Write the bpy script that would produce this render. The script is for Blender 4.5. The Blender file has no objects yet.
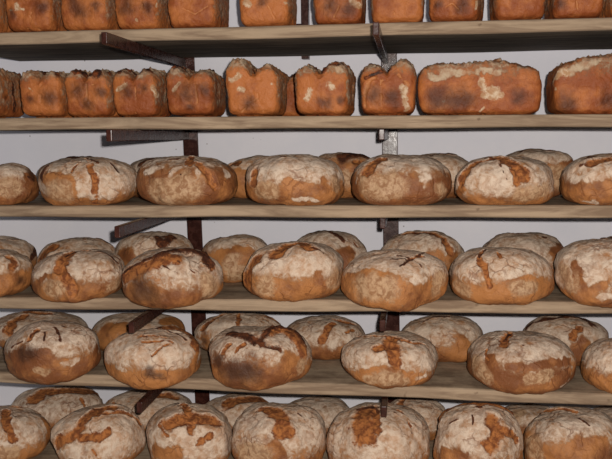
import bpy, math, random
import numpy as np
from mathutils import Matrix, Vector

# ------------------------------------------------------------------ camera, light, exposure
W, H, F = 612.0, 459.0, 850.0
EYE = np.array([0.0, -2.70, 1.55])
NV = (410.0, 135.0)                    # where lines square to the wall vanish
n = np.array([NV[0]-W/2, H/2-NV[1], -F]); n /= np.linalg.norm(n)
rho = -0.0021
r = np.array([1.0, rho, -(n[0]+rho*n[1])/n[2]]); r /= np.linalg.norm(r)
up = np.cross(r, n)
M = np.column_stack([r, n, up])        # world -> camera
sc = bpy.context.scene
cam = bpy.data.cameras.new('camera'); co = bpy.data.objects.new('camera', cam)
sc.collection.objects.link(co); sc.camera = co
cam.sensor_width = 36; cam.lens = F*36/W; cam.clip_start = 0.05
mw = Matrix([list(M.T[i])+[EYE[i]] for i in range(3)]+[[0, 0, 0, 1]])
co.matrix_world = mw

world = bpy.data.worlds.new('world'); sc.world = world; world.use_nodes = True
bg = world.node_tree.nodes['Background']
bg.inputs[0].default_value = (0.85, 0.90, 1.0, 1); bg.inputs[1].default_value = 0.13
fl = bpy.data.lights.new('camera_flash', 'POINT'); fl.energy = 250; fl.shadow_soft_size = 0.016
fl.color = (1.0, 0.94, 0.87)
flo = bpy.data.objects.new('camera_flash', fl); sc.collection.objects.link(flo)
flo.location = Vector(EYE)+Vector(M.T @ np.array([0.055, 0.06, 0.0]))
sc.view_settings.view_transform = 'Standard'; sc.view_settings.look = 'None'
sc.view_settings.exposure = 0.0; sc.view_settings.gamma = 1.0; sc.view_settings.use_curve_mapping = False

def proj(P):
    c = (np.asarray(P)-EYE) @ M.T
    return np.stack([W/2+F*c[..., 0]/-c[..., 2], H/2-F*c[..., 1]/-c[..., 2]], -1)
def at(x, y, Y):                       # pixel -> point on the plane at depth Y
    d = M.T @ np.array([(x-W/2)/F, (H/2-y)/F, -1.0])
    return EYE+d*(Y-EYE[1])/d[1]

# ------------------------------------------------------------------ helpers
C = sc.collection
def lin(c): return tuple(((v/255)/12.92 if v/255 <= .04045 else ((v/255+.055)/1.055)**2.4) for v in c)+(1.0,)
def link(name, me, mat=None, parent=None):
    o = bpy.data.objects.new(name, me); C.objects.link(o)
    if mat: me.materials.append(mat)
    if parent: o.parent = parent
    return o
def tag(o, label=None, cat=None, group=None, kind=None):
    if label: o['label'] = label
    if cat: o['category'] = cat
    if group: o['group'] = group
    if kind: o['kind'] = kind
    return o
import bmesh
def box(bm, lo, hi, bev=0.0, seg=2):
    vs = [bm.verts.new((x, y, z)) for x in (lo[0], hi[0]) for y in (lo[1], hi[1]) for z in (lo[2], hi[2])]
    fs = [bm.faces.new([vs[i] for i in q]) for q in ((0,1,3,2),(4,6,7,5),(0,4,5,1),(2,3,7,6),(0,2,6,4),(1,5,7,3))]
    if bev:
        es = list({e for f in fs for e in f.edges})
        bmesh.ops.bevel(bm, geom=es, offset=bev, segments=seg, affect='EDGES', profile=.5)
def mesh(name, bm, smooth=False):
    bmesh.ops.recalc_face_normals(bm, faces=bm.faces)
    me = bpy.data.meshes.new(name); bm.to_mesh(me); bm.free()
    if smooth: me.polygons.foreach_set('use_smooth', [True]*len(me.polygons))
    return me

# value noise in numpy
def _h(i, j, k, s):
    n_ = (i*374761393+j*668265263+k*2147483647+s*1274126177) & 0xffffffff
    n_ = ((n_ ^ (n_ >> 13))*1274126177) & 0xffffffff
    return ((n_ ^ (n_ >> 16)) & 0xffff)/65535.0
def vnoise(P, s):
    i = np.floor(P).astype(np.int64); f = P-i; f = f*f*(3-2*f); o = 0
    for a in (0, 1):
        for b in (0, 1):
            for c in (0, 1):
                w = (f[:, 0] if a else 1-f[:, 0])*(f[:, 1] if b else 1-f[:, 1])*(f[:, 2] if c else 1-f[:, 2])
                o = o+w*_h(i[:, 0]+a, i[:, 1]+b, i[:, 2]+c, s)
    return o*2-1
def sstep(a, b, x):
    t = np.clip((x-a)/(b-a), 0, 1); return t*t*(3-2*t)

# ------------------------------------------------------------------ materials
class NT:
    def __init__(s, name):
        s.m = bpy.data.materials.new(name); s.m.use_nodes = True; s.t = s.m.node_tree
        s.b = s.t.nodes['Principled BSDF']; s.out = s.t.nodes['Material Output']
    def n(s, typ, **k):
        q = s.t.nodes.new(typ)
        for a, v in k.items(): setattr(q, a, v)
        return q
    def l(s, a, b): s.t.links.new(a, b)
    def set(s, sock, v):
        if hasattr(v, 'is_linked') or hasattr(v, 'links'): s.l(v, sock)
        else: sock.default_value = v
    def math(s, op, a, b=0.0, clamp=False):
        q = s.n('ShaderNodeMath', operation=op); q.use_clamp = clamp
        s.set(q.inputs[0], a); s.set(q.inputs[1], b); return q.outputs[0]
    def noise(s, vec, scale, detail=4, rough=.55, dist=0.0):
        q = s.n('ShaderNodeTexNoise'); s.l(vec, q.inputs['Vector'])
        q.inputs['Scale'].default_value = scale; q.inputs['Detail'].default_value = detail
        q.inputs['Roughness'].default_value = rough; q.inputs['Distortion'].default_value = dist
        return q.outputs['Fac']
    def ramp(s, v, a, b, lo=0.0, hi=1.0):
        q = s.n('ShaderNodeMapRange'); q.interpolation_type = 'SMOOTHSTEP'
        s.set(q.inputs[0], v); q.inputs[1].default_value = a; q.inputs[2].default_value = b
        q.inputs[3].default_value = lo; q.inputs[4].default_value = hi; return q.outputs[0]
    def mix(s, f, a, b, typ='MIX'):
        q = s.n('ShaderNodeMix', data_type='RGBA', blend_type=typ)
        s.set(q.inputs[0], f); s.set(q.inputs[6], a); s.set(q.inputs[7], b); return q.outputs[2]
    def bump(s, h, strength, dist):
        q = s.n('ShaderNodeBump'); q.inputs['Strength'].default_value = strength; q.inputs['Distance'].default_value = dist
        s.l(h, q.inputs['Height']); s.l(q.outputs[0], s.b.inputs['Normal'])

def loaf_material(name, flour_a, flour_b, crust_a, crust_b, crack_a, crack_b, dark, kiss_a, kiss_b, burn, tin=False):
    t = NT(name)
    tc = t.n('ShaderNodeTexCoord'); oi = t.n('ShaderNodeObjectInfo')
    add = t.n('ShaderNodeVectorMath', operation='ADD'); t.l(tc.outputs['Object'], add.inputs[0])
    sc_ = t.math('MULTIPLY', oi.outputs['Random'], 37.0); t.l(sc_, add.inputs[1])
    v = add.outputs[0]
    n1 = t.noise(v, 16, 5, .6); n2 = t.noise(v, 55, 4, .6, .6); n3 = t.noise(v, 210, 3, .6)
    mk = t.n('ShaderNodeAttribute', attribute_name='marks'); fl_ = t.n('ShaderNodeAttribute', attribute_name='flour')
    sep = t.n('ShaderNodeSeparateColor'); t.l(mk.outputs['Color'], sep.inputs[0])
    e = t.math('ADD', t.math('MULTIPLY', t.math('SUBTRACT', n2, .5), .55), t.math('MULTIPLY', t.math('SUBTRACT', n1, .5), .35))
    e2 = t.math('ADD', e, t.math('MULTIPLY', t.math('SUBTRACT', n3, .5), .45))
    fm = t.ramp(t.math('ADD', t.math('SUBTRACT', fl_.outputs['Fac'], t.math('MULTIPLY', mk.outputs['Alpha'], .75)), t.math('MULTIPLY', e2, 2.0)), .25, .85)
    tone = t.math('MULTIPLY', t.math('SUBTRACT', oi.outputs['Random'], .5), .25)
    cr = t.mix(t.ramp(t.math('ADD', n1, tone), .36, .66), crust_a, crust_b)
    cr = t.mix(t.ramp(n3, .55, .75, 0, .35), cr, crust_b)
    fc = t.mix(t.ramp(t.math('ADD', t.math('MULTIPLY', n2, .6), t.math('ADD', t.math('MULTIPLY', n1, .4), t.math('MULTIPLY', t.math('SUBTRACT', fl_.outputs['Fac'], .85), .5))), .30, .60), flour_a, flour_b)
    # fine brown hairline cracks through the flour
    vo = t.n('ShaderNodeTexVoronoi', feature='DISTANCE_TO_EDGE'); vo.inputs['Scale'].default_value = 17
    wv = t.n('ShaderNodeVectorMath', operation='ADD')
    nz = t.n('ShaderNodeTexNoise'); t.l(v, nz.inputs['Vector']); nz.inputs['Scale'].default_value = 22; nz.inputs['Detail'].default_value = 4
    ms = t.n('ShaderNodeVectorMath', operation='SCALE'); t.l(nz.outputs['Color'], ms.inputs[0]); ms.inputs['Scale'].default_value = .06
    t.l(v, wv.inputs[0]); t.l(ms.outputs[0], wv.inputs[1]); t.l(wv.outputs[0], vo.inputs['Vector'])
    hair = t.math('MULTIPLY', t.ramp(vo.outputs['Distance'], .01, .06, 1, 0), t.ramp(t.noise(v, 9, 3), .46, .64))
    mott = t.ramp(t.noise(v, 34, 5, .68, .8), .36, .60, .52, .96)
    col = t.mix(t.math('MULTIPLY', fm, mott), cr, fc)
    km = t.ramp(t.math('ADD', sep.outputs[2], t.math('MULTIPLY', e2, 1.6 if tin else 1.0)), .36, .66)
    kc = t.mix(t.ramp(n2, .38, .62), kiss_a, kiss_b)
    if not tin:
        col = t.mix(t.math('MULTIPLY', hair, .55), col, crack_b)
    col = t.mix(t.math('MULTIPLY', km, .9), col, kc)
    cm = t.ramp(t.math('ADD', sep.outputs[0], t.math('MULTIPLY', e2, .8)), .40, .58)
    cc = t.mix(t.ramp(n2, .36, .64), crack_a, crack_b)
    col = t.mix(t.math('MULTIPLY', cm, .6 if tin else 1.0), col, cc)
    dm = t.ramp(t.math('ADD', sep.outputs[1], t.math('MULTIPLY', e2, .9)), .40, .64)
    dc = t.mix(t.ramp(n2, .42, .70), dark, crack_b if not tin else crust_b)
    col = t.mix(dm, col, dc)
    bmk = t.math('MULTIPLY', t.ramp(t.math('ADD', mk.outputs['Alpha'], t.math('MULTIPLY', e2, .5)), .15, .95), .8)
    col = t.mix(bmk, col, burn)
    t.l(col, t.b.inputs['Base Color'])
    rg = t.n('ShaderNodeMapRange'); t.l(fm, rg.inputs[0]); rg.inputs[3].default_value = .52; rg.inputs[4].default_value = .9
    t.l(rg.outputs[0], t.b.inputs['Roughness'])
    t.b.inputs['Specular IOR Level'].default_value = .28
    hgt = t.math('ADD', t.math('MULTIPLY', n2, .8), t.math('MULTIPLY', n3, .35))
    if not tin: hgt = t.math('SUBTRACT', hgt, t.math('MULTIPLY', hair, .35))
    hgt = t.math('SUBTRACT', hgt, t.math('MULTIPLY', cm, 0.0 if tin else .45))
    t.bump(hgt, .75, .006)
    return t.m
M_ROUND = loaf_material('floured_rye_crust', lin((152,114,82)), lin((220,198,176)), lin((178,118,68)), lin((126,76,44)),
                        lin((178,112,60)), lin((118,66,36)), lin((66,34,20)), lin((196,160,124)), lin((152,110,76)), lin((58,36,26)))
M_TIN = loaf_material('tin_loaf_crust', lin((124,100,76)), lin((194,172,144)), lin((184,110,58)), lin((144,75,37)),
                      lin((200,142,92)), lin((184,118,70)), lin((50,28,19)), lin((214,190,160)), lin((178,136,98)), lin((66,34,20)), tin=True)

def wood_material():
    t = NT('weathered_shelf_wood'); tc = t.n('ShaderNodeTexCoord'); oi = t.n('ShaderNodeObjectInfo')
    mp = t.n('ShaderNodeMapping'); t.l(tc.outputs['Object'], mp.inputs[0]); mp.inputs['Scale'].default_value = (1.6, 16, 16)
    add = t.n('ShaderNodeVectorMath', operation='ADD'); t.l(mp.outputs[0], add.inputs[0])
    t.l(t.math('MULTIPLY', oi.outputs['Random'], 50), add.inputs[1]); v = add.outputs[0]
    g = t.noise(v, 2.2, 7, .62, .8); g2 = t.noise(v, 9, 4, .6)
    b = t.noise(tc.outputs['Object'], 9, 5, .65)
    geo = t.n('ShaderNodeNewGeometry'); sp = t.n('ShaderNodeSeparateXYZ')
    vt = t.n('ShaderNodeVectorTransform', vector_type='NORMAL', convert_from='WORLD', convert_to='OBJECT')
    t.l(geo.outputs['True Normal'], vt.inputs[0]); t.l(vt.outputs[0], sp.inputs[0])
    col = t.mix(t.ramp(g, .34, .66), lin((130,108,88)), lin((172,149,124)))
    col = t.mix(t.ramp(g2, .58, .8, 0, .5), col, lin((112,92,70)))
    # top faces get a mottled, slightly paler tone; undersides a darker one
    topm = t.ramp(sp.outputs[2], .6, .9)
    tc_ = t.mix(t.ramp(t.math('ADD', t.math('MULTIPLY', b, .6), t.math('MULTIPLY', g, .4)), .38, .62), lin((128,108,88)), lin((184,162,136)))
    col = t.mix(topm, col, tc_)
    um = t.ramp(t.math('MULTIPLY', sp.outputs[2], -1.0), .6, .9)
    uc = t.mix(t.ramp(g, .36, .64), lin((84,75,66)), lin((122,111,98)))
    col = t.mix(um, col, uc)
    kn = t.noise(tc.outputs['Object'], 26, 2, .5)
    col = t.mix(t.ramp(kn, .70, .78, 0, .6), col, lin((92,72,54)))
    t.l(col, t.b.inputs['Base Color']); t.b.inputs['Roughness'].default_value = .8
    t.b.inputs['Specular IOR Level'].default_value = .2
    t.bump(t.math('ADD', g, t.math('MULTIPLY', b, .4)), .35, .004)
    return t.m
M_WOOD = wood_material()
def iron_material():
    t = NT('brown_painted_iron'); tc = t.n('ShaderNodeTexCoord')
    a = t.noise(tc.outputs['Object'], 40, 5, .6); b = t.noise(tc.outputs['Object'], 150, 3, .6)
    col = t.mix(t.ramp(a, .38, .68), lin((50,25,20)), lin((70,38,30)))
    col = t.mix(t.ramp(b, .64, .74, 0, .7), col, lin((104,76,64)))
    t.l(col, t.b.inputs['Base Color'])
    t.l(t.ramp(a, .3, .7, .22, .31), t.b.inputs['Roughness'])
    t.b.inputs['Specular IOR Level'].default_value = .24
    t.bump(t.math('ADD', a, t.math('MULTIPLY', b, .5)), .25, .002)
    return t.m
M_IRON = iron_material()
def wall_material():
    t = NT('white_limewash'); tc = t.n('ShaderNodeTexCoord'); o = tc.outputs['Object']
    a = t.noise(o, 3, 5, .6); b = t.noise(o, 45, 4, .6)
    col = t.mix(t.ramp(a, .35, .65), lin((224,223,231)), lin((231,229,235)))
    vo = t.n('ShaderNodeTexVoronoi'); t.l(o, vo.inputs['Vector']); vo.inputs['Scale'].default_value = 26
    sp = t.math('MULTIPLY', t.ramp(vo.outputs['Distance'], .05, .10, 1, 0), t.ramp(t.noise(o, 5, 2), .57, .63))
    col = t.mix(t.math('MULTIPLY', sp, .7), col, lin((110,98,90)))
    t.l(col, t.b.inputs['Base Color']); t.b.inputs['Roughness'].default_value = .9
    t.b.inputs['Specular IOR Level'].default_value = .15
    t.bump(t.math('ADD', a, t.math('MULTIPLY', b, .25)), .25, .006)
    return t.m
M_WALL = wall_material()
def floor_material():
    t = NT('grey_screed'); tc = t.n('ShaderNodeTexCoord')
    a = t.noise(tc.outputs['Object'], 6, 6, .65)
    t.l(t.mix(t.ramp(a, .35, .65), lin((140,128,116)), lin((170,158,144))), t.b.inputs['Base Color'])
    t.b.inputs['Roughness'].default_value = .75; return t.m

# ------------------------------------------------------------------ the setting
YW = 0.665                             # wall face
bm = bmesh.new(); box(bm, (-2.2, YW, 0), (2.2, YW+.15, 2.9))
tag(link('wall_back', mesh('wall_back', bm), M_WALL), kind='structure')
bm = bmesh.new(); box(bm, (-2.2, -3.6, -.1), (2.2, YW+.15, 0))
tag(link('floor', mesh('floor', bm), floor_material()), kind='structure')

# ------------------------------------------------------------------ shelf boards
DEPTH, TH = 0.60, 0.040
EDGES = [(32.3, 17.0), (118.0, 114.0), (205.5, 205.3), (297.5, 302.0), (372.0, 394.0), (463.0, 484.0)]
BOARD_LABEL = ['highest visible wooden shelf board, its dark underside showing above the second row of tin loaves',
 'wooden shelf board carrying the lower row of tin loaves, seen almost edge-on',
 'wooden shelf board carrying the highest row of round loaves',
 'wooden shelf board carrying the second row of round loaves from above',
 'wooden shelf board carrying the third row of round loaves, tilting down to one side',
 'wooden shelf board under the lowest row of round loaves']
boards = []                            # (z at X=0, slope)
for k, (a, b) in enumerate(EDGES):
    p, q = at(0, a, 0), at(612, b, 0)
    s = (q[2]-p[2])/(q[0]-p[0]); z0 = p[2]-s*p[0]; boards.append((z0, s))
    bm = bmesh.new(); N = 40
    box(bm, (-1.55, 0, -TH), (1.55, DEPTH, 0), .0)
    es = [e for e in bm.edges if abs(e.verts[0].co.x-e.verts[1].co.x) > 1]
    bmesh.ops.bevel(bm, geom=es, offset=.009, segments=3, affect='EDGES', profile=.5)
    long_ = [e for e in bm.edges if abs(e.verts[0].co.x-e.verts[1].co.x) > 1]
    bmesh.ops.subdivide_edges(bm, edges=long_, cuts=N)
    rr = random.Random(k)
    ph = [rr.uniform(0, 6) for _ in range(4)]
    for v in bm.verts:                 # slightly wavy worn front edge
        x = v.co.x
        if v.co.y < .3: v.co.y += .003*math.sin(7*x+ph[0])+.002*math.sin(17*x+ph[1])
        v.co.z += (.0012*math.sin(9*x+ph[2]) if v.co.z < -.02 else 0)
    o = link('shelf_board', mesh('shelf_board', bm), M_WOOD)
    o.location = (0, 0, z0); o.rotation_euler = (0, -math.atan(s), 0)
    tag(o, BOARD_LABEL[k], 'shelf', 'wooden shelf boards')
def ztop(k, X): return boards[k][0]+boards[k][1]*X

# ------------------------------------------------------------------ iron uprights with cantilever arms
def upright(label, pxs, arm_ends, bolts):
    P = [at(x, y, YW-.05) for x, y in pxs]
    slope = (P[1][0]-P[0][0])/(P[1][2]-P[0][2])
    xa = lambda z: P[0][0]+slope*(z-P[0][2])
    root = bpy.data.objects.new('shelf_upright', None); C.objects.link(root)
    root.location = (xa(0), YW-.03, 0); root.empty_display_size = .1
    tag(root, label, 'shelf upright', 'iron uprights fixed to the wall')
    def put(name, bm):
        for v in bm.verts: v.co -= root.location
        return link(name, mesh(name, bm), M_IRON, root)
    zt = 2.45
    bm = bmesh.new()
    box(bm, (-.030, YW-.060, 0), (.030, YW-.052, 1), .002)       # flange facing the room
    box(bm, (-.030, YW-.053, 0), (-.022, YW+.004, 1), .002)      # web running back to the wall
    for v in bm.verts:
        z = v.co.z*zt; v.co.z = z; v.co.x += xa(z)
    put('post', bm)
    for k, e in enumerate(arm_ends):
        if e is None: continue
        xw = xa(ztop(k, xa(1.2)))-.012
        zt_ = ztop(k, xw)-TH-.0015
        # reach: put the arm's end where it stops
        Y = 0.0
        best = min((abs(proj(np.array([xw, y, zt_-.018]))[0]-e[0]) + abs(proj(np.array([xw, y, zt_-.018]))[1]-e[1]), y) for y in np.linspace(-.34, .02, 73))
        Y = best[1]
        bm = bmesh.new(); box(bm, (xw-.009, Y, zt_-.035), (xw+.009, YW-.053, zt_), .0025)
        put('arm', bm)
        bm = bmesh.new(); m_ = Matrix.Translation((xw+.028, YW-.062, zt_-.018)) @ Matrix.Rotation(math.pi/2, 4, 'X')
        bmesh.ops.create_cone(bm, cap_ends=True, segments=6, radius1=.009, radius2=.008, depth=.010, matrix=m_)
        put('bolt', bm)
    return root
upright('brown iron upright with arms at the side nearer the burnt-faced tin loaf', [(191.5, 150), (195.5, 238)],
        [(104, 39), (109, 135), (117, 233), (131, 326), (140, 408), None], 0)
upright('brown iron upright seen end-on behind the twin-lobed tin loaf', [(390, 140), (391, 230)],
        [(382, 27), (385, 131), (385, 222), (390, 326), (388, 412), None], 0)
# short bracket behind the top row
p = at(305, 10, YW-.03); zb = ztop(0, p[0])
root = bpy.data.objects.new('wall_bracket', None); C.objects.link(root); root.location = (p[0], YW-.02, zb)
tag(root, 'short brown iron bracket between two tin loaves on the top shelf', 'bracket')
bm = bmesh.new(); box(bm, (-.014, -.024, -.05), (.014, .022, .40), .002)
link('post', mesh('post', bm), M_IRON, root)
bm = bmesh.new(); box(bm, (-.056, -.020, .052), (-.0145, .022, .085), .002)
link('side_plate', mesh('side_plate', bm), M_IRON, root)

# ------------------------------------------------------------------ loaves
def cube_sphere(nn):
    g = np.tan(np.linspace(-1, 1, nn+1)*math.pi/4); idx = {}; vs = []; fs = []
    def vid(p):
        key = tuple(np.round(p, 6))
        if key not in idx: idx[key] = len(vs); vs.append(p)
        return idx[key]
    for ax in range(3):
        for sg in (-1, 1):
            ids = np.zeros((nn+1, nn+1), int)
            for i in range(nn+1):
                for j in range(nn+1):
                    p = [0, 0, 0]; p[ax] = sg*1.0; p[(ax+1) % 3] = g[i]; p[(ax+2) % 3] = g[j]
                    ids[i, j] = vid(p)
            for i in range(nn):
                for j in range(nn):
                    q = [ids[i, j], ids[i+1, j], ids[i+1, j+1], ids[i, j+1]]
                    fs.append(q if sg > 0 else q[::-1])
    v = np.array(vs, float); return v/np.linalg.norm(v, axis=1, keepdims=True), np.array(fs)
SPH = {k: cube_sphere(k) for k in (30, 60)}

def vnormals(P, Fc):
    a, b, c, d = (P[Fc[:, i]] for i in range(4))
    fn = np.cross(c-a, d-b); N_ = np.zeros_like(P)
    for i in range(4): np.add.at(N_, Fc[:, i], fn)
    return N_/(np.linalg.norm(N_, axis=1, keepdims=True)+1e-12)

def round_shape(D, a, b, h, seed, lean):
    rr = random.Random(seed); q = rr.uniform(2.35, 2.75); p_ = rr.uniform(2.05, 2.35)
    zc = .42*h; ct, cb = h-zc, zc*1.06
    cz = np.where(D[:, 2] >= 0, ct, cb); qq = np.where(D[:, 2] >= 0, q, 3.2)
    pl = (np.abs(D[:, 0]/a)**p_+np.abs(D[:, 1]/b)**p_)**(1/p_)
    s = (pl**qq+np.abs(D[:, 2]/cz)**qq)**(-1/qq)
    P = D*s[:, None]
    off = np.array([seed*1.37 % 50, seed*2.11 % 50, seed*.77 % 50])
    P = P*(1+.075*vnoise(D*1.5+off, 3)+.035*vnoise(D*3.6+off, 5)+.013*vnoise(D*9+off, 8)+.006*vnoise(D*20+off, 9))[:, None]
    P[:, 2] += zc; P[:, 2] += lean*P[:, 0]*np.clip(P[:, 2]/h, 0, 1)
    P[:, 2] -= .004*np.clip(1-P[:, 2]/.02, 0, 1)
    P[:, 2] = np.maximum(P[:, 2], 0.0005)
    return P
def tin_shape(D, a, b, h, seed, lobes):
    L, R, cr = lobes                   # relative height of the two lobes, crease depth
    rr = random.Random(seed)
    u = D.copy(); q = 7.0 if lobes[2] is not None else 10.0
    s = (np.abs(D[:, 0]/a)**q+np.abs(D[:, 1]/b)**q+np.abs(D[:, 2]/(h/2))**q)**(-1/q)
    P = D*s[:, None]; P[:, 2] += h/2
    t = P[:, 2]/h; x = P[:, 0]/a; y = P[:, 1]/b
    off = np.array([seed*1.37 % 50, seed*2.11 % 50, seed*.77 % 50])
    wall_ = sstep(.0, .55, t)
    P[:, 0] *= .965+.035*wall_+.02*sstep(.6, .85, t); P[:, 1] *= .95+.05*wall_
    topm = sstep(.50, .95, t)
    if cr is not None:
        prof = np.where(x < 0, L, R)*(1-np.abs(np.abs(x)-.5)**2.0*.75)
        k = np.clip((x+.10)/.20, 0, 1); k = k*k*(3-2*k)
        prof = (L*(1-k)+R*k)*(1-np.abs(np.abs(x+.02*np.sin(5*y))-.5)**2*.8)
        prof -= cr*.42*np.exp(-((x+.05*vnoise(np.stack([y*3, y*0, t*3], 1)+off, 7))/.34)**2)
        P[:, 2] = P[:, 2]*(1+topm*(prof-1)*.9)
    else:                              # long side to the room: arched back, sloping at the ends
        prof = 1-.15*np.abs(x)**4.5+.05*vnoise(np.stack([x*3, y*0, y*0], 1)+off, 4)
        P[:, 2] = P[:, 2]*(1+topm*(prof-1)); P[:, 0] *= 1-.05*topm
    P += D*(.003*vnoise(D*3+off, 2)+.0018*vnoise(D*9+off, 6)+.0012*vnoise(D*22+off, 7))[:, None]
    rough = topm*(.008*np.abs(vnoise(P*60+off, 9))+.010*np.maximum(vnoise(P*110+off, 11)-.2, 0))
    P[:, 2] += rough
    P[:, 2] -= P[:, 2].min()
    P[:, 2] = np.where(P[:, 2] < .004, .0005, P[:, 2])
    return P

def warp(V, R_, seed):
    o = seed*.37 % 40
    w = np.stack([vnoise(V*45+o+7*i, 21+i)*.55+vnoise(V*110+o+7*i, 31+i)*.40+vnoise(V*20+o+7*i, 41+i)*.5 for i in range(3)], 1)
    return V+w*np.minimum(.9*R_+.0015, .011)
def seg_dist(V, pts):
    d = np.full(len(V), 9.0)
    if len(pts) == 1: return np.linalg.norm(V-pts[0], axis=1)
    for a, b in zip(pts[:-1], pts[1:]):
        ab = b-a; t = np.clip(((V-a) @ ab)/(ab @ ab+1e-12), 0, 1)
        d = np.minimum(d, np.linalg.norm(V-(a+t[:, None]*ab), axis=1))
    return d

def loaf(kind, k, bbox, Yc, label, group, feats=(), hf=.42, seed=1, lean=0.0, ratio=.90, hi=True, fitY=False, lobes=(1.0, 1.0, .12), flour=1.0, length=.25, ymin=-.03, yaw=0.0):
    x0, y0, x1, y1 = bbox; D, Fc = SPH[60 if hi else 30]
    p, q = at(x0, (y0+y1)/2, Yc), at(x1, (y0+y1)/2, Yc)
    X = (p[0]+q[0])/2; a = (q[0]-p[0])/2; h = a*1.05; Y = Yc
    for it in range(9):
        if kind == 'tin':
            b = length/2 if length else a*.55
            L = tin_shape(D, a, b, h, seed, lobes); face = L[:, 1] < -.55*b
        else:
            b = min(a*ratio, .165); L = round_shape(D, a, b, h, seed, lean); face = np.ones(len(L), bool)
            if fitY:                   # soft underside sags a little where it overhangs the board
                L[:, 2] -= .024*np.clip((-(L[:, 1]+Y)-.014)/.10, 0, 1)*(1-sstep(.08, .5, L[:, 2]/h))
        if yaw:
            cy, sy = math.cos(math.radians(yaw)), math.sin(math.radians(yaw))
            L = np.stack([L[:, 0]*cy-L[:, 1]*sy, L[:, 0]*sy+L[:, 1]*cy, L[:, 2]], 1)
        Z = ztop(k, X)+.0008
        Wd = L+np.array([X, Y, 0]); Wd[:, 2] += Z+boards[k][1]*L[:, 0]
        S = proj(Wd); Sf = S[face]; mnx, mxx, mny, mxy = Sf[:, 0].min(), Sf[:, 0].max(), S[:, 1].min(), S[:, 1].max()
        sc_ = 2.7/F*(Y+2.7)/2.7
        X += ((x0+x1)-(mnx+mxx))/2*sc_
        a *= 1+.9*((x1-x0)/(mxx-mnx)-1)
        h += (mny-y0)*sc_*.8; h = min(max(h, .08), .24)
        if fitY:
            dz = EYE[2]-Z
            Y = min(max(Y+(mxy-y1)/(F*dz/(Y+2.7)**2+30)*.6, ymin), .20)
    N_ = vnormals(Wd, Fc)
    view = EYE-Wd; view /= np.linalg.norm(view, axis=1, keepdims=True)
    facing = (N_*view).sum(1) > .08
    ch = {c: np.zeros(len(L)) for c in 'cdkbfo'}; disp = np.zeros(len(L))
    Sx = np.where(facing[:, None], S, 1e5)
    for ft in feats:
        typ, rad, pts = ft[0], ft[1], ft[2]; rel = ft[3] if len(ft) > 3 else {'c': -.0045, 'd': .0028}.get(typ, 0)
        P3 = [Wd[np.argmin(((Sx-np.array(pp))**2).sum(1))] for pp in pts]
        R_ = rad*(Y+2.7)/F*(1.3 if kind == 'round' and typ == 'c' and rad > 2.5 else 1.25 if kind == 'round' and typ == 'd' and rad > 2.5 else 1.0)
        d = seg_dist(warp(L, R_, seed+len(P3)), [pp-np.array([X, Y, Z]) for pp in P3])
        d = d*(1+.35*vnoise(L*38+seed, 51)); val = np.clip(1-.5*d/R_, 0, 1)
        ch[typ] = np.maximum(ch[typ], val)
        if rel:
            g = sstep(1.25, .55, d/R_) if False else 1-sstep(.55, 1.25, d/R_)
            lip = np.exp(-((d/R_-1.35)/.35)**2)
            disp += rel*g+(.0026*lip*np.clip(R_/.01, 0, 1) if typ == 'c' else 0)
    # a few marks round the far side
    rr = random.Random(seed*7+1)
    far = np.where((N_[:, 1] > .25) & (L[:, 2] > .45*h))[0]
    if kind == 'round' and len(far):
        for _ in range(3):
            i = far[rr.randrange(len(far))]; j = far[np.argmin(np.abs(np.linalg.norm(Wd[far]-Wd[i], axis=1)-rr.uniform(.03, .08)))]
            d = seg_dist(Wd, [Wd[i], Wd[j]]); R_ = rr.uniform(.006, .014)
            ch['c'] = np.maximum(ch['c'], np.clip(1-.5*d/R_, 0, 1)); disp -= .003*(1-sstep(.55, 1.25, d/R_))
    L2 = L.copy(); L2[:, 2] += boards[k][1]*L[:, 0]
    L2 += N_*disp[:, None]*(sstep(.0, .12, L[:, 2]/h))[:, None]
    t = L[:, 2]/h
    if kind == 'round':
        fv = np.maximum(sstep(hf-.26, hf+.20, t)*.88*flour, .24)
    else:
        ch['d'] = np.maximum(ch['d'], sstep(.78, 1.0, t)*np.clip((.38 if lobes[2] is not None else .12)+.5*vnoise(L*42+seed, 61), 0, .8))
        side = sstep(.55, .85, np.abs(N_[:, 0]*math.cos(math.radians(yaw))+N_[:, 1]*math.sin(math.radians(yaw)))) if lobes[2] is not None else 0*t
        fv = np.maximum((sstep(.60, 1.02, t) if lobes[2] is not None else sstep(.35, 1.1, t)*.85)*.80*flour, side*.60*sstep(.10, .45, t+.1))
    fv = np.clip(np.maximum(fv, sstep(.25, .75, ch['f'])*.95), 0, 1)*(1-sstep(.3, .7, ch['o']))
    me = bpy.data.meshes.new(kind+'_loaf')
    me.from_pydata([], [], []); me.vertices.add(len(L2)); me.vertices.foreach_set('co', L2.astype(np.float32).ravel())
    me.loops.add(Fc.size); me.loops.foreach_set('vertex_index', Fc.astype(np.int32).ravel())
    me.polygons.add(len(Fc)); me.polygons.foreach_set('loop_start', np.arange(0, Fc.size, 4, dtype=np.int32))
    me.update(calc_edges=True); me.validate()
    me.polygons.foreach_set('use_smooth', np.ones(len(Fc), bool))
    at_ = me.attributes.new('marks', 'FLOAT_COLOR', 'POINT')
    at_.data.foreach_set('color', np.stack([ch['c'], ch['d'], ch['k'], ch['b']], 1).astype(np.float32).ravel())
    at2 = me.attributes.new('flour', 'FLOAT', 'POINT'); at2.data.foreach_set('value', fv.astype(np.float32))
    me.update()
    o = link(kind+'_loaf', me, M_TIN if kind == 'tin' else M_ROUND)
    o.location = (X, Y, Z)
    tag(o, label, 'bread', group)
    return o

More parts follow.
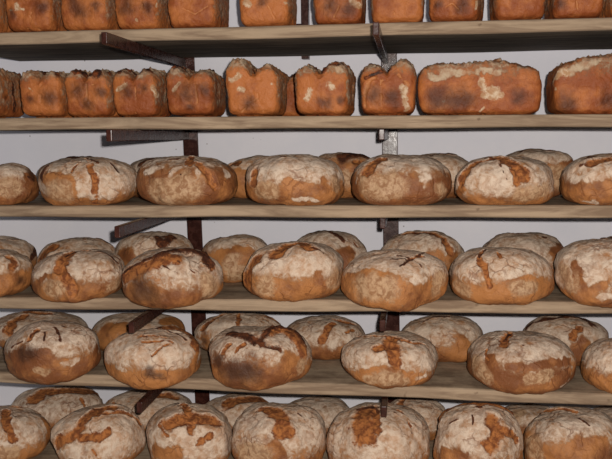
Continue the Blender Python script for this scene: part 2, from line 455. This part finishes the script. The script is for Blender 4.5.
G = ['tin loaves on the top shelf', 'tin loaves on the second shelf', 'round loaves on the third shelf', 'round loaves on the fourth shelf',
     'round loaves on the fifth shelf', 'round loaves on the lowest shelf']
def e0(x): return 31.3+(16-31.3)*x/612     # where the top row's loaves meet the board
TOP = [
 ((-54, 3), 'tin loaf cut by the photo edge at the start of the top shelf', (1, 1, .1), []),
 ((5, 57), 'dark-faced tin loaf with white flour flecks and crossing pale scratches, top shelf', (1, .97, .1),
  [('k', 2.2, [(16, 5), (18, 10)]), ('k', 1.2, [(10, 10), (24, 9)]), ('b', 7, [(42, 7)]), ('b', 6, [(13, 12)]), ('c', .8, [(30, 16), (40, 30)]), ('c', .8, [(28, 29), (31, 12)])]),
 ((60, 113), 'plain orange tin loaf with one dark smudge, second whole loaf of the top shelf', (1, 1, .1), [('b', 7, [(80, 12), (74, 4)]), ('b', 4, [(96, 6)])]),
 ((114, 163), 'tin loaf with twin dark toasted eyes above the long iron arm, top shelf', (1, 1, .1),
  [('b', 8, [(128, 7)]), ('b', 5, [(148, 8)]), ('k', 1.2, [(137, 20)]), ('c', .8, [(143, 5), (143, 28)]), ('k', .9, [(157, 3), (156, 8)])]),
 ((167.5, 219.5), 'pale unmarked tin loaf with its shaded side showing, top shelf', (1, 1, .1), [('c', .7, [(182, 8), (196, 14), (208, 6)])]),
 ((238, 292), 'tin loaf with floury upper corners beside the short wall bracket', (1, 1, .1),
  [('k', 3, [(243, 2), (250, 6)]), ('k', 2, [(286, 3)]), ('c', .8, [(268, 6), (275, 19)]), ('b', 5, [(262, 4)])]),
 ((313, 364), 'tin loaf with a large dark toasted patch and floury corner, above the paired-lobe loaf', (1, 1, .1),
  [('b', 8, [(330, 6)]), ('b', 7, [(349, 9)]), ('k', 3, [(352, 2), (361, 5)]), ('c', .8, [(334, 18), (339, 6)])]),
 ((370, 425), 'smooth light orange tin loaf over the end-on iron arm, top shelf', (1, 1, .1), [('c', .7, [(385, 2), (395, 14)])]),
 ((428, 480.5), 'scratched tin loaf with a dark upper patch and grey side, top shelf', (1, 1, .1),
  [('b', 7, [(462, 5)]), ('c', .8, [(443, 8), (452, 2), (458, 10)]), ('k', 1.6, [(477, 3), (476, 9)]), ('b', 5, [(437, 6)])]),
 ((493, 547), 'palest clean tin loaf towards the end of the top shelf', (1, 1, .1), []),
 ((551, 605), 'orange tin loaf with a faint centre crease, last whole one of the top shelf', (1, 1, .1), [('c', .7, [(577, 1), (578, 9)]), ('b', 5, [(560, 3)])]),
 ((607, 662), 'tin loaf only just entering the photo at the far end of the top shelf', (1, 1, .1), []),
]
for i, ((x0, x1), lab, lob, ft) in enumerate(TOP):
    yb = e0((x0+x1)/2)
    loaf('tin', 0, (x0, yb-50-(i*7 % 4), x1, yb), .145, lab, G[0], ft, seed=200+i, lobes=lob, length=.24, yaw={8: -10}.get(i, 0))

SEC = [
 ((-46, 67, 4, 117), 'tin loaf with a floury grey side, cut by the photo edge on the second shelf', (1, 1, .08), [('b', 4, [(4, 95)]), ('d', 3, [(12, 85), (14, 110)])], 0),
 ((19.5, 69.5, 66.5, 117), 'smallest-faced glossy tin loaf, first whole one of the second shelf', (1.0, .97, .10),
  [('c', .9, [(41, 84), (41, 102)]), ('b', 8, [(50, 98)]), ('b', 5, [(32, 98)]), ('d', 4, [(46, 73), (56, 74)]), ('k', 1, [(29, 88), (33, 92)]), ('c', 1, [(50, 82), (61, 91)])], 0),
 ((64.5, 68.5, 114, 117), 'tin loaf with a jagged burnt top and brown face, next to the smallest-faced one', (1.0, 1.0, .06),
  [('b', 8, [(79, 90)]), ('b', 7, [(88, 105)]), ('b', 6, [(101, 93)]), ('c', 1, [(87, 84), (87, 100)]), ('d', 4, [(75, 71), (85, 74), (98, 73)]), ('c', 1, [(92, 85), (110, 87)])], 0),
 ((112.5, 66.5, 161, 116), 'tin loaf with a bright floury cheek under the long iron arm, second shelf', (1.0, 1.02, .13),
  [('b', 7, [(127, 92)]), ('b', 5, [(145, 89)]), ('c', .9, [(136, 87), (136, 113)]), ('k', 4, [(154, 89), (157, 94)]), ('k', 2.4, [(116, 90), (124, 84)]), ('d', 3, [(125, 70), (136, 75)]), ('f', 5, [(155, 70), (163, 80)])], 0),
 ((166, 65, 216.5, 116), 'tin loaf with the darkest burnt twin patches on its face, second shelf', (1.0, .93, .10),
  [('b', 10, [(185, 93)]), ('b', 7, [(205, 91)]), ('b', 5, [(190, 106)]), ('c', 1, [(196, 85), (196, 103)]), ('k', 1.6, [(172, 90), (179, 83)]), ('d', 4, [(190, 72), (206, 72), (212, 70)])], 0),
 ((225.5, 57.5, 281.5, 113.5), 'tin loaf with two tall separate lobes and a forked pale crease', (1.04, .90, .20),
  [('c', 1, [(257, 86), (257, 98), (249, 103), (242, 112)]), ('c', 1, [(257, 98), (263, 112)]), ('k', 2.4, [(230, 80), (238, 74)]), ('k', 2, [(238, 89), (244, 90)]), ('b', 8, [(247, 103)]), ('d', 3, [(254, 72), (260, 69)]), ('k', 1.5, [(273, 84)])], 0),
 ((294.5, 61, 351, 113), 'tin loaf with two small white flour blots on its face', (.95, 1.03, .10),
  [('k', 3, [(309, 91), (307, 98)]), ('k', 3, [(330, 84), (334, 86)]), ('b', 7, [(325, 103)]), ('b', 4, [(342, 100)]), ('d', 4, [(313, 66), (325, 69)]), ('f', 4, [(340, 68), (352, 74)])], 0),
 ((360, 58, 417, 113), 'tin loaf with a heart-shaped lighter outline on its face, below the end-on iron arm', (.96, 1.04, .12),
  [('c', 1.6, [(365, 108), (364, 92), (369, 80), (377, 77), (382, 81), (388, 75), (400, 75), (408, 84)]), ('c', .9, [(381, 80), (381, 104)]), ('b', 8, [(374, 94)]), ('b', 8, [(392, 96)]), ('k', 2.8, [(403, 86), (408, 106)]), ('d', 2, [(366, 78), (380, 72), (390, 70)])], 0),
 ((417.5, 57.5, 542, 113.5), 'long tin loaf lying sideways with a white flour smear mid-face', (1, 1, None),
  [('k', 3.4, [(484, 82), (487, 90), (496, 92)]), ('k', 2.6, [(483, 97), (502, 94)]), ('k', 1.2, [(480, 112), (484, 108)]), ('b', 11, [(436, 100), (466, 99)]), ('b', 7, [(520, 98)]), ('k', 2, [(443, 101)]), ('f', 4, [(432, 77), (452, 72), (500, 73)])], 1),
 ((552, 52.5, 674, 113), 'long tin loaf lying sideways, cut by the photo edge, floury shoulder', (1, 1, None),
  [('k', 3.6, [(553, 82), (558, 76), (566, 72)]), ('k', 1.5, [(556, 91)]), ('b', 11, [(568, 104)]), ('b', 8, [(607, 100)]), ('f', 5, [(572, 70), (600, 60)])], 1),
 ((268, 70, 312, 112), 'slim tin loaf half hidden behind the gap between two front loaves', (1, 1, .05), [('d', 4, [(285, 74), (292, 74)]), ('k', 2, [(287, 84)])], 2),
]
for i, (bb, lab, lob, ft, mode) in enumerate(SEC):
    loaf('tin', 1, bb, (.145, .115, .46)[mode], lab, G[1], ft, seed=300+i, lobes=lob, length=(.24, .20, .20)[mode], flour=1.05, yaw={6: -3, 8: -3}.get(i, 0))

FR, BK = .080, .385
# round loaves: (bbox in the photo, depth of the centre, flour line, lean, label, marks)

ROUND = {2: [
 (( -34, 162.5, 39, 204), FR, .62, 0, 'round loaf with a grey scuffed face, cut by the photo edge on the third shelf',
  [('k', 10, [(0, 189), (14, 187)]), ('o', 6, [(28, 178), (34, 190)]), ('d', 1.6, [(28, 177), (34, 181)]), ('b', 6, [(33, 176)])]),
 ((38, 157, 139.5, 206), FR, .25, 0, 'wide white-floured round loaf with one vertical brown crack down its middle',
  [('c', 2.6, [(85, 160), (91, 167), (96, 176), (97, 188), (95, 203)]), ('k', 11, [(55, 190), (62, 192)]), ('o', 6, [(46, 180), (66, 178), (71, 196)]), ('c', 1.6, [(80, 162), (73, 171)]), ('d', 3, [(42, 178), (48, 166)]), ('f', 10, [(78, 190), (112, 190)]), ('o', 4, [(131, 199), (136, 192)]), ('d', 1.6, [(87, 160), (97, 163)]), ('d', 1, [(110, 163), (118, 172)])]),
 ((136, 155.5, 238, 207), FR, .78, 0, 'tan round loaf with a pinched seam on top and a pale floury shoulder',
  [('k', 17, [(163, 196), (185, 188)]), ('o', 6, [(205, 182), (214, 195)]), ('c', 3, [(192, 157), (189, 164)]), ('c', 3, [(200, 165), (210, 174), (216, 188)]), ('f', 4, [(198, 172), (199, 181)]), ('f', 5, [(205, 160), (228, 176)]), ('f', 4, [(165, 197), (172, 200)]), ('d', 1.8, [(168, 160), (180, 159)]), ('f', 4, [(178, 168), (172, 174)]), ('d', 1.0, [(191, 158), (181, 175)]), ('f', 5, [(146, 172), (160, 167)])]),
 ((246, 154, 344.5, 205.5), FR, .40, 0, 'round loaf with a ragged flour edge over an orange band, near the dark-topped loaf',
  [('k', 10, [(260, 192), (270, 190)]), ('c', 4, [(256, 172), (254, 182)]), ('o', 4, [(285, 183), (330, 190)]), ('f', 7, [(275, 166), (300, 176), (320, 170)]), ('f', 4, [(295, 199), (318, 199)]), ('k', 7, [(336, 178), (337, 188)]), ('d', 1.8, [(280, 158), (286, 157)]), ('o', 3, [(325, 178), (329, 197)])]),
 ((351, 153.5, 452, 206), FR, .62, 0, 'round loaf with a broad scuffed oval across its front, below the glossy upright',
  [('k', 12, [(368, 187), (392, 187)]), ('c', 4.5, [(368, 170), (373, 163), (379, 160)]), ('o', 4, [(402, 190), (420, 186)]), ('o', 5, [(365, 202), (420, 203)]), ('f', 6, [(424, 183), (428, 176)]), ('f', 8, [(395, 162), (425, 168)]), ('k', 6, [(440, 187), (444, 195)]), ('f', 4, [(356, 180), (362, 170)])]),
 ((455, 156, 554.5, 206), FR, .18, 0, 'round loaf with a brown arch-shaped tear over a white floured face',
  [('c', 4.5, [(462, 181), (467, 171), (477, 163), (492, 159), (508, 161), (521, 167), (525, 178)]), ('c', 3.5, [(516, 170), (518, 180)]), ('k', 9, [(520, 196), (544, 190)]), ('f', 10, [(485, 182), (500, 178)]), ('d', .9, [(500, 166), (504, 171), (508, 180)]), ('o', 4, [(457, 193), (462, 188)]), ('d', 1.6, [(484, 159), (496, 158)])]),
 ((560, 153, 664, 206), FR, .50, 0, 'speckled round loaf with a dark shoulder notch, at the photo edge, third shelf',
  [('c', 4, [(590, 163), (600, 160), (618, 158)]), ('d', 2.6, [(582, 165), (588, 159), (594, 157)]), ('o', 6, [(566, 193), (615, 193)]), ('f', 6, [(575, 180), (605, 178)]), ('f', 3, [(583, 201), (596, 203)])]),
 ((36, 156.5, 126, 196), BK, .3, 0, 'round loaf tucked behind the white loaf with the vertical crack',
  [('d', 3.4, [(69, 157), (79, 155), (89, 157)]), ('o', 6, [(42, 172), (48, 164)])]),
 ((124, 156.5, 200, 192), BK, .4, 0, 'round loaf hidden behind the tan loaf with the pinched seam', [('d', 2.6, [(140, 164), (148, 160), (158, 160)])]),
 ((221, 155, 292, 192), BK, .55, 0, 'orange-sided round loaf behind the loaf with the ragged flour edge',
  [('o', 9, [(236, 178), (243, 184)]), ('c', 3, [(228, 166), (238, 162)]), ('d', 1, [(226, 160), (240, 157), (270, 157)])]),
 ((303, 152, 379, 195), BK, .8, 0, 'round loaf with a dark brown burnt cap, in front of the glossy upright',
  [('d', 6, [(342, 158), (352, 155), (366, 154), (374, 158)]), ('c', 3, [(356, 162), (372, 164)]), ('k', 8, [(348, 178)])]),
 ((396, 153, 478, 195), BK, .25, 0, 'pale round loaf behind the gap next to the scuffed oval loaf', [('d', 1.8, [(430, 157), (440, 154), (456, 154)])]),
 ((495, 148.5, 577, 195), BK, .35, 0, 'tall pale round loaf with a bare tan side, behind the arch-torn loaf',
  [('d', 1.5, [(520, 152), (533, 149), (560, 150)]), ('k', 8, [(557, 172), (563, 182)]), ('o', 4, [(550, 170), (572, 164)])]),
], 3: [
 ((-62, 249, 34, 301), .09, .55, 0, 'round loaf with a short dark slit, cut by the photo edge on the fourth shelf',
  [('c', 3.4, [(10, 258), (15, 262), (12, 269)]), ('o', 9, [(8, 288), (24, 284)]), ('b', 6, [(20, 280)])]),
 ((31, 249, 125.5, 303), .09, .40, 0, 'round loaf with a smooth floury dome ringed by a dark curved tear',
  [('c', 5, [(61, 267), (66, 257), (75, 251.5), (90, 251)]), ('d', 2, [(66, 256), (76, 251), (90, 250.5)]), ('c', 4, [(61, 268), (67, 280), (74, 292)]), ('k', 9, [(51, 288), (57, 287)]), ('k', 6, [(110, 289), (117, 285)]), ('o', 5, [(74, 297), (112, 297)]), ('f', 10, [(82, 268), (108, 274)]), ('o', 3, [(37, 285), (45, 275), (60, 276)]), ('d', 2.0, [(98, 252), (108, 255), (118, 263)])]),
 ((122, 246, 223.5, 309), .03, .30, .03, 'round loaf with a huge dark ragged tear and scorched front, at the shelf edge',
  [('d', 5.5, [(160, 257), (175, 252), (190, 252), (203, 256), (209, 264)], .008), ('c', 5.5, [(126, 276), (140, 269), (158, 262), (176, 258)], .004), ('d', 2.2, [(124, 274), (140, 264), (160, 256)]), ('b', 14, [(140, 288), (148, 292)]), ('f', 9, [(160, 272), (185, 266)]), ('f', 5, [(178, 281), (195, 270)]), ('f', 2.4, [(127, 279), (150, 280), (162, 285)]), ('k', 11, [(207, 280), (211, 290)]), ('o', 7, [(160, 296), (190, 300)]), ('d', .8, [(163, 266), (178, 274)]), ('d', .8, [(178, 262), (195, 274)]), ('c', 3, [(205, 262), (212, 268)])]),
 ((243.5, 241, 344, 302), .10, .42, 0, 'round loaf with a brown bare shoulder patch and white-dusted face, fourth shelf',
  [('c', 5.5, [(276, 254), (286, 246), (300, 243), (309, 247)]), ('c', 6, [(256, 258), (250, 270), (247, 282)]), ('f', 1.8, [(252, 257), (246, 270), (245, 282)]), ('k', 10, [(262, 288), (268, 284)]), ('k', 10, [(335, 282), (338, 276)]), ('o', 6, [(278, 285), (300, 290)]), ('f', 11, [(280, 264), (305, 270), (325, 262)]), ('d', 1.6, [(312, 247), (322, 253)]), ('o', 4, [(315, 276), (322, 290)])]),
 ((341, 248.5, 448.5, 312), .02, .52, 0, 'big round loaf with a large oval scuff and a star-shaped crack, fourth shelf edge',
  [('k', 13, [(362, 287), (386, 288)]), ('o', 5, [(347, 278), (372, 275), (398, 282), (402, 296)]), ('c', 2.4, [(408, 260), (420, 256)]), ('d', 1.3, [(398, 256), (412, 260), (425, 253)]), ('d', 1.3, [(400, 267), (412, 260), (420, 266)]), ('d', 1.1, [(390, 260), (412, 260)]), ('f', 10, [(372, 263), (400, 258)]), ('f', 5, [(412, 281), (424, 279)]), ('o', 6, [(415, 302), (430, 292)]), ('k', 8, [(436, 288), (441, 278)]), ('o', 4, [(366, 306), (395, 306)])]),
 ((449, 247, 554.5, 305), .06, .42, 0, 'round loaf with a thin trailing crack and a pale oval bruise, fourth shelf',
  [('c', 2.6, [(483, 251), (479, 260), (482, 266), (486, 277), (489, 286)]), ('d', 1.8, [(484, 251), (480, 257)]), ('c', 1.5, [(496, 252), (500, 258)]), ('k', 8, [(518, 289), (532, 287)]), ('f', 4, [(520, 291), (530, 290)]), ('o', 4, [(510, 282), (525, 278), (541, 282)]), ('o', 5, [(468, 297), (500, 297), (540, 297)]), ('k', 8, [(457, 285), (465, 290)]), ('f', 9, [(505, 262), (530, 264)]), ('f', 5, [(470, 268), (475, 280)])]),
 ((554, 236, 666, 308), .06, .20, 0, 'tall round loaf with a bare brown flank, at the photo edge, fourth shelf',
  [('k', 11, [(563, 274), (568, 284)]), ('o', 5, [(575, 265), (585, 290)]), ('d', 3, [(603, 238), (618, 234)]), ('f', 12, [(590, 260), (600, 275)]), ('o', 4, [(588, 291), (606, 286)]), ('f', 4, [(600, 298), (610, 296)])]),
 ((-58, 235.5, 38, 283), BK, .40, 0, 'round loaf behind the loaf with the short dark slit, by the photo edge',
  [('d', 1.3, [(0, 240), (18, 239), (28, 244)]), ('d', 3, [(31, 256), (35, 250)])]),
 ((37, 237, 118.5, 284), BK, .40, 0, 'round loaf with a brown flank behind the dome ringed by a curved tear',
  [('c', 6, [(42, 257), (50, 249)]), ('d', 1.8, [(84, 239), (98, 239), (112, 246)]), ('f', 3, [(54, 243), (75, 241)])]),
 ((114, 231, 194, 284), BK, .50, 0, 'grey-floured round loaf below the free end of an iron arm',
  [('d', 4, [(158, 238), (164, 246), (172, 237)]), ('o', 7, [(122, 256), (130, 256)]), ('d', 1.2, [(140, 233), (165, 232)])]),
 ((200, 234, 272, 284), BK, .66, 0, 'round loaf with a bare tan front under a floury cap, beside the dark ragged tear',
  [('o', 4, [(216, 256), (232, 250), (250, 252)]), ('k', 12, [(232, 268), (238, 274)]), ('d', 1.2, [(210, 242), (220, 237)]), ('f', 5, [(222, 243), (250, 242)])]),
 ((288, 230.5, 367.5, 281), BK, .45, 0, 'round loaf with a dark rim crack behind the white-dusted fourth shelf loaf',
  [('d', 2.6, [(307, 234), (318, 231), (332, 233), (343, 240)]), ('o', 6, [(340, 258), (350, 253)]), ('c', 2, [(352, 240), (358, 246)]), ('f', 5, [(345, 246), (360, 256)])]),
 ((380, 230, 466, 284), BK, .42, 0, 'round loaf with a long dark top seam in front of the end-on upright',
  [('c', 3, [(404, 234), (430, 233), (443, 238)]), ('d', 1.4, [(404, 234), (430, 233), (444, 239)]), ('c', 3.2, [(444, 242), (448, 250)]), ('o', 5, [(430, 255), (455, 258)])]),
 ((479, 232, 569, 284), BK, .36, 0, 'broad pale round loaf with a thin brown rim, behind the pale-bruised loaf',
  [('d', 2.0, [(496, 235), (520, 233), (545, 238)]), ('o', 6, [(556, 254), (563, 248)]), ('d', 1.2, [(484, 245), (492, 238)])]),
], 4: [
 ((4, 320, 101.5, 385), .03, .44, .06, 'leaning round loaf with orange flank and several dark star slits, fifth shelf',
  [('c', 3, [(30, 337), (36, 331)]), ('d', 2.4, [(30, 336), (37, 331)]), ('d', 1.3, [(44, 333), (45, 340)]), ('d', 1.5, [(54, 328), (58, 333), (60, 340)]), ('d', 1.2, [(62, 326), (72, 331)]), ('d', 1.2, [(12, 348), (22, 341)]), ('b', 8, [(22, 353), (32, 354)]), ('o', 11, [(14, 364), (42, 362), (54, 374)]), ('k', 5, [(38, 370), (46, 372)]), ('f', 11, [(60, 345), (82, 340)]), ('f', 5, [(64, 366), (78, 358)]), ('o', 4, [(92, 362), (97, 348)])]),
 ((104, 325.5, 201.5, 390), .03, .34, .04, 'round loaf with finger-like streaks and a lifted orange flap, fifth shelf',
  [('c', 4.6, [(162, 329), (176, 329), (189, 335), (195, 345)], .004), ('d', 2, [(158, 329), (174, 333), (186, 340)]), ('c', 1.5, [(142, 336), (158, 336), (172, 339)]), ('c', 1.5, [(140, 342), (158, 341), (174, 342)]), ('c', 1.3, [(152, 355), (160, 348), (168, 344)]), ('d', 1.2, [(144, 338), (172, 339)]), ('o', 6, [(110, 372), (130, 380), (165, 384)]), ('o', 5, [(192, 368), (197, 355)]), ('b', 5, [(148, 373), (162, 376)]), ('f', 11, [(128, 350), (150, 362), (176, 360)]), ('f', 4, [(116, 368), (124, 370)])]),
 ((209, 325.5, 312.5, 391), .02, .38, 0, 'two-humped round loaf with a burnt notch, darkest on the fifth shelf',
  [('d', 5, [(230, 334), (246, 337), (258, 341)]), ('c', 5.5, [(268, 334), (282, 331), (296, 340), (302, 350)], .010), ('d', 3.4, [(264, 336), (274, 329), (290, 332), (302, 342)], .005), ('b', 14, [(232, 372), (248, 374)]), ('b', 8, [(218, 362)]), ('f', 8, [(228, 356), (255, 356), (280, 353)]), ('c', 2.2, [(229, 345), (222, 353)]), ('c', 2.2, [(245, 344), (236, 352)]), ('o', 9, [(292, 362), (275, 376)]), ('k', 7, [(300, 366)]), ('d', 3.4, [(254, 342), (260, 338), (262, 344), (280, 350)], -.014)]),
 ((341, 330.5, 438.5, 389), .06, .30, 0, 'round loaf with a wide star-shaped brown tear below the end-on iron arm, fifth shelf',
  [('c', 5, [(392, 338), (391, 350), (396, 360)]), ('c', 3.4, [(391, 345), (378, 350)]), ('c', 2.4, [(390, 338), (372, 336), (354, 337)]), ('c', 2, [(400, 340), (412, 343), (424, 344)]), ('d', 1, [(408, 341), (424, 341)]), ('k', 7, [(368, 380), (385, 380), (402, 380)]), ('o', 3, [(360, 372), (390, 370), (410, 374)]), ('f', 9, [(358, 350), (375, 362)]), ('f', 8, [(410, 355), (425, 350)]), ('f', 2.6, [(416, 378), (426, 375)]), ('o', 4, [(345, 372), (352, 380)])]),
 ((467, 330.5, 576.5, 394.5), .03, .52, .0, 'widest round loaf of the fifth shelf, floury cap split by a short dark crack',
  [('c', 3.6, [(508, 333), (504, 340), (505, 346)]), ('d', 1.8, [(509, 333), (504, 341)]), ('c', 1.8, [(486, 350), (488, 360)]), ('k', 9, [(476, 366), (482, 376)]), ('o', 6, [(490, 360), (495, 375)]), ('o', 4, [(510, 368), (545, 366), (568, 360)]), ('k', 6, [(530, 378), (550, 374)]), ('f', 10, [(520, 350), (550, 350)]), ('f', 1.6, [(572, 364), (570, 378), (562, 386)]), ('f', 3, [(530, 372), (545, 370)]), ('d', 1, [(524, 345), (528, 352)])]),
 ((580.5, 336, 676, 398), .03, .40, 0, 'round loaf with a white floured side, cut by the photo edge on the fifth shelf',
  [('f', 12, [(592, 358), (606, 354)]), ('o', 8, [(602, 388), (612, 382)])]),
 ((-10, 310, 89, 353), BK, .35, 0, 'round loaf with a flaking orange top behind the leaning star-slit loaf',
  [('c', 4, [(10, 332), (13, 322), (24, 316)]), ('c', 6, [(30, 313), (48, 314)]), ('f', 4, [(20, 324), (25, 328)]), ('d', 2, [(28, 338), (36, 331)])]),
 ((91, 311.5, 186, 353), BK, .55, 0, 'round loaf behind the dark free end of an iron arm, fifth shelf',
  [('o', 8, [(106, 330), (122, 327)]), ('o', 7, [(165, 322), (178, 322)]), ('f', 5, [(106, 316), (128, 318)])]),
 ((194, 312.5, 284, 354), BK, .25, 0, 'white-crusted round loaf with two upright orange cracks, behind the two-humped loaf',
  [('c', 2.6, [(222, 315), (212, 321), (203, 328)]), ('c', 2.2, [(239, 314), (239, 322), (237, 330)]), ('c', 5, [(268, 317), (277, 318)]), ('b', 6, [(205, 340)]), ('f', 8, [(226, 326), (252, 322)])]),
 ((283, 315, 367.5, 364), BK, .40, 0, 'white-dusted round loaf with a curved orange slash, between two darker fifth shelf loaves',
  [('c', 3, [(334, 323), (326, 329), (321, 339)]), ('c', 3, [(337, 321), (352, 324)]), ('c', 2, [(346, 333), (354, 330)]), ('o', 7, [(318, 354), (340, 358)]), ('f', 9, [(304, 326), (318, 330)]), ('f', 6, [(340, 337), (332, 345)])]),
 ((399, 314, 483.5, 365), BK, .42, 0, 'pale-capped round loaf with a brown flank, next to the star-torn loaf',
  [('d', 1.6, [(424, 322), (432, 318), (448, 317)]), ('o', 8, [(464, 342), (460, 356)]), ('c', 3.6, [(474, 318), (481, 326)]), ('f', 8, [(430, 328), (455, 326)]), ('c', 2, [(404, 326), (412, 320)])]),
 ((523, 314.5, 609, 366), BK, .45, 0, 'round loaf with a dark arched rim, behind the widest fifth shelf loaf',
  [('d', 2.8, [(528, 328), (540, 321), (560, 318), (582, 319), (593, 325)]), ('c', 2.6, [(578, 327), (572, 337)]), ('o', 8, [(578, 352), (584, 345)]), ('f', 6, [(545, 330), (560, 332)])]),
], 5: [
 ((-50, 405, 51.5, 478), .06, .35, 0, 'round loaf with one upright orange slash, at the photo edge, lowest shelf',
  [('c', 3.6, [(6, 412), (7, 424), (12, 438)]), ('c', 3, [(14, 407), (40, 409)]), ('o', 6, [(45, 420), (48, 436)]), ('f', 8, [(24, 420), (34, 432)]), ('k', 7, [(2, 452), (16, 454)])]),
 ((50.5, 403.5, 146.5, 477), .06, .2, 0, 'white-crusted round loaf with a slanting orange band across it, lowest shelf',
  [('c', 5, [(58, 444), (70, 438), (80, 428), (88, 416), (100, 409), (112, 407)]), ('c', 3.6, [(80, 436), (98, 437), (108, 433)]), ('c', 2.8, [(106, 414), (120, 413), (132, 416), (140, 423)]), ('f', 12, [(108, 432), (125, 440)]), ('f', 7, [(70, 450), (85, 452)]), ('f', 5, [(66, 424), (76, 414)]), ('c', 1.2, [(92, 450), (97, 457)])]),
 ((146, 402, 232.5, 476), .06, .2, 0, 'white-crusted round loaf with a wide brown sideways gash, lowest shelf',
  [('c', 6, [(168, 423), (182, 420), (196, 418), (214, 421)]), ('c', 3.4, [(183, 404), (186, 410), (190, 416)]), ('c', 2.6, [(211, 434), (204, 440), (199, 446)]), ('c', 3, [(192, 426), (190, 432)]), ('o', 8, [(155, 450), (175, 455)]), ('f', 9, [(178, 438), (200, 432)]), ('f', 6, [(215, 446), (222, 436)]), ('f', 5, [(158, 440), (166, 446)]), ('c', 1.8, [(160, 425), (168, 436)])]),
 ((231, 402, 326.5, 477), .06, .35, 0, 'round loaf with patchy flour and a wide brown vertical patch, lowest shelf',
  [('c', 6, [(264, 409), (276, 411), (284, 422), (281, 432)]), ('c', 4, [(284, 425), (290, 434)]), ('k', 13, [(246, 455), (258, 452)]), ('f', 7, [(265, 428), (256, 418)]), ('f', 9, [(300, 426), (305, 440)]), ('o', 7, [(275, 446), (280, 456)]), ('d', .9, [(298, 414), (310, 426)]), ('f', 5, [(300, 412), (314, 422)])]),
 ((326, 402, 430, 478), .07, .3, 0, 'round loaf with a large orange patch under the tip of an iron arm, lowest shelf',
  [('c', 9, [(368, 412), (360, 424), (366, 434)]), ('c', 4, [(376, 412), (376, 430)]), ('d', 2, [(358, 410), (372, 407), (380, 412)]), ('f', 11, [(392, 430), (405, 440)]), ('f', 7, [(345, 440), (338, 425)]), ('d', 1, [(394, 412), (404, 422), (412, 434)]), ('d', 1, [(404, 407), (416, 420)]), ('c', 1.8, [(398, 410), (410, 426)])]),
 ((433, 403, 523.5, 478), .03, .35, 0, 'round loaf with a brown curled back ridge and a bare vertical strip, lowest shelf',
  [('c', 3.4, [(435, 416), (446, 408), (462, 405), (482, 405), (500, 407), (513, 412)], .006), ('d', 1.4, [(436, 417), (448, 411), (480, 408), (512, 414)]), ('c', 6, [(492, 420), (497, 433), (490, 447)]), ('c', 3, [(500, 426), (508, 432), (516, 440)]), ('d', 1, [(450, 424), (458, 419)]), ('d', .9, [(472, 416), (473, 424)]), ('f', 11, [(462, 432), (476, 436)]), ('f', 8, [(512, 450), (505, 420)]), ('o', 7, [(445, 455), (460, 457)])]),
 ((523, 406, 626, 482), .08, .62, 0, 'round loaf with a bare orange lower face and flat floury cap, lowest shelf',
  [('c', 2.6, [(545, 411), (562, 409), (577, 413)]), ('d', 1.6, [(579, 419), (588, 425)]), ('k', 11, [(532, 444), (536, 454)]), ('f', 7, [(592, 428), (610, 426)]), ('f', 6, [(560, 422), (580, 424)]), ('o', 9, [(580, 448), (600, 446)])]),
 ((11, 385, 104, 446), .40, .35, 0, 'round loaf with a broad orange torn top behind the slanting-banded loaf',
  [('c', 6, [(34, 400), (42, 393), (60, 391), (82, 390), (100, 392)]), ('f', 7, [(62, 406), (72, 406)]), ('c', 2, [(80, 398), (85, 406)]), ('f', 5, [(22, 394), (18, 402)])]),
 ((102, 388, 194, 446), .40, .3, 0, 'round loaf crossed by the slanting free end of an iron arm, lowest shelf',
  [('c', 5.5, [(160, 396), (173, 398)]), ('f', 7, [(115, 396), (130, 396)]), ('c', 1.6, [(112, 402), (122, 408)])]),
 ((199, 393, 274, 446), .40, .35, 0, 'round loaf with a brown torn top behind the patchy-floured loaf',
  [('c', 6, [(228, 404), (240, 400), (258, 398), (270, 399)]), ('f', 4, [(234, 415), (246, 411)]), ('f', 4, [(208, 402)])]),
 ((282, 395.5, 355, 446), .40, .35, 0, 'pale round loaf behind the gap next to the orange bare-patched loaf',
  [('o', 6, [(288, 408), (302, 416)]), ('f', 7, [(318, 404), (335, 402)])]),
 ((383, 396, 450, 446), .40, .3, 0, 'pale round loaf behind the loaf under the tip of the end-on iron arm',
  [('c', 3.2, [(402, 401), (402, 407)]), ('f', 6, [(418, 410), (430, 412)])]),
 ((493, 403, 566, 448), .43, .6, 0, 'tan round loaf mostly hidden behind the bare-faced lowest shelf loaf', [('k', 8, [(520, 414)])]),
 ((582, 403, 664, 450), .43, .3, 0, 'pinkish pale round loaf at the back corner of the lowest shelf, by the photo edge', [('f', 5, [(606, 412)])]),
]}
s_ = 400
for k, rows in ROUND.items():
    for bb, Y, hf, lean, lab, ft in rows:
        s_ += 1; back = Y > .3
        loaf('round', k, bb, Y, lab, G[k], ft, hf=hf, seed=s_, lean=lean, hi=not back, fitY=(not back) and k in (3, 4), ratio=.84 if back else .90, ymin=0.012)
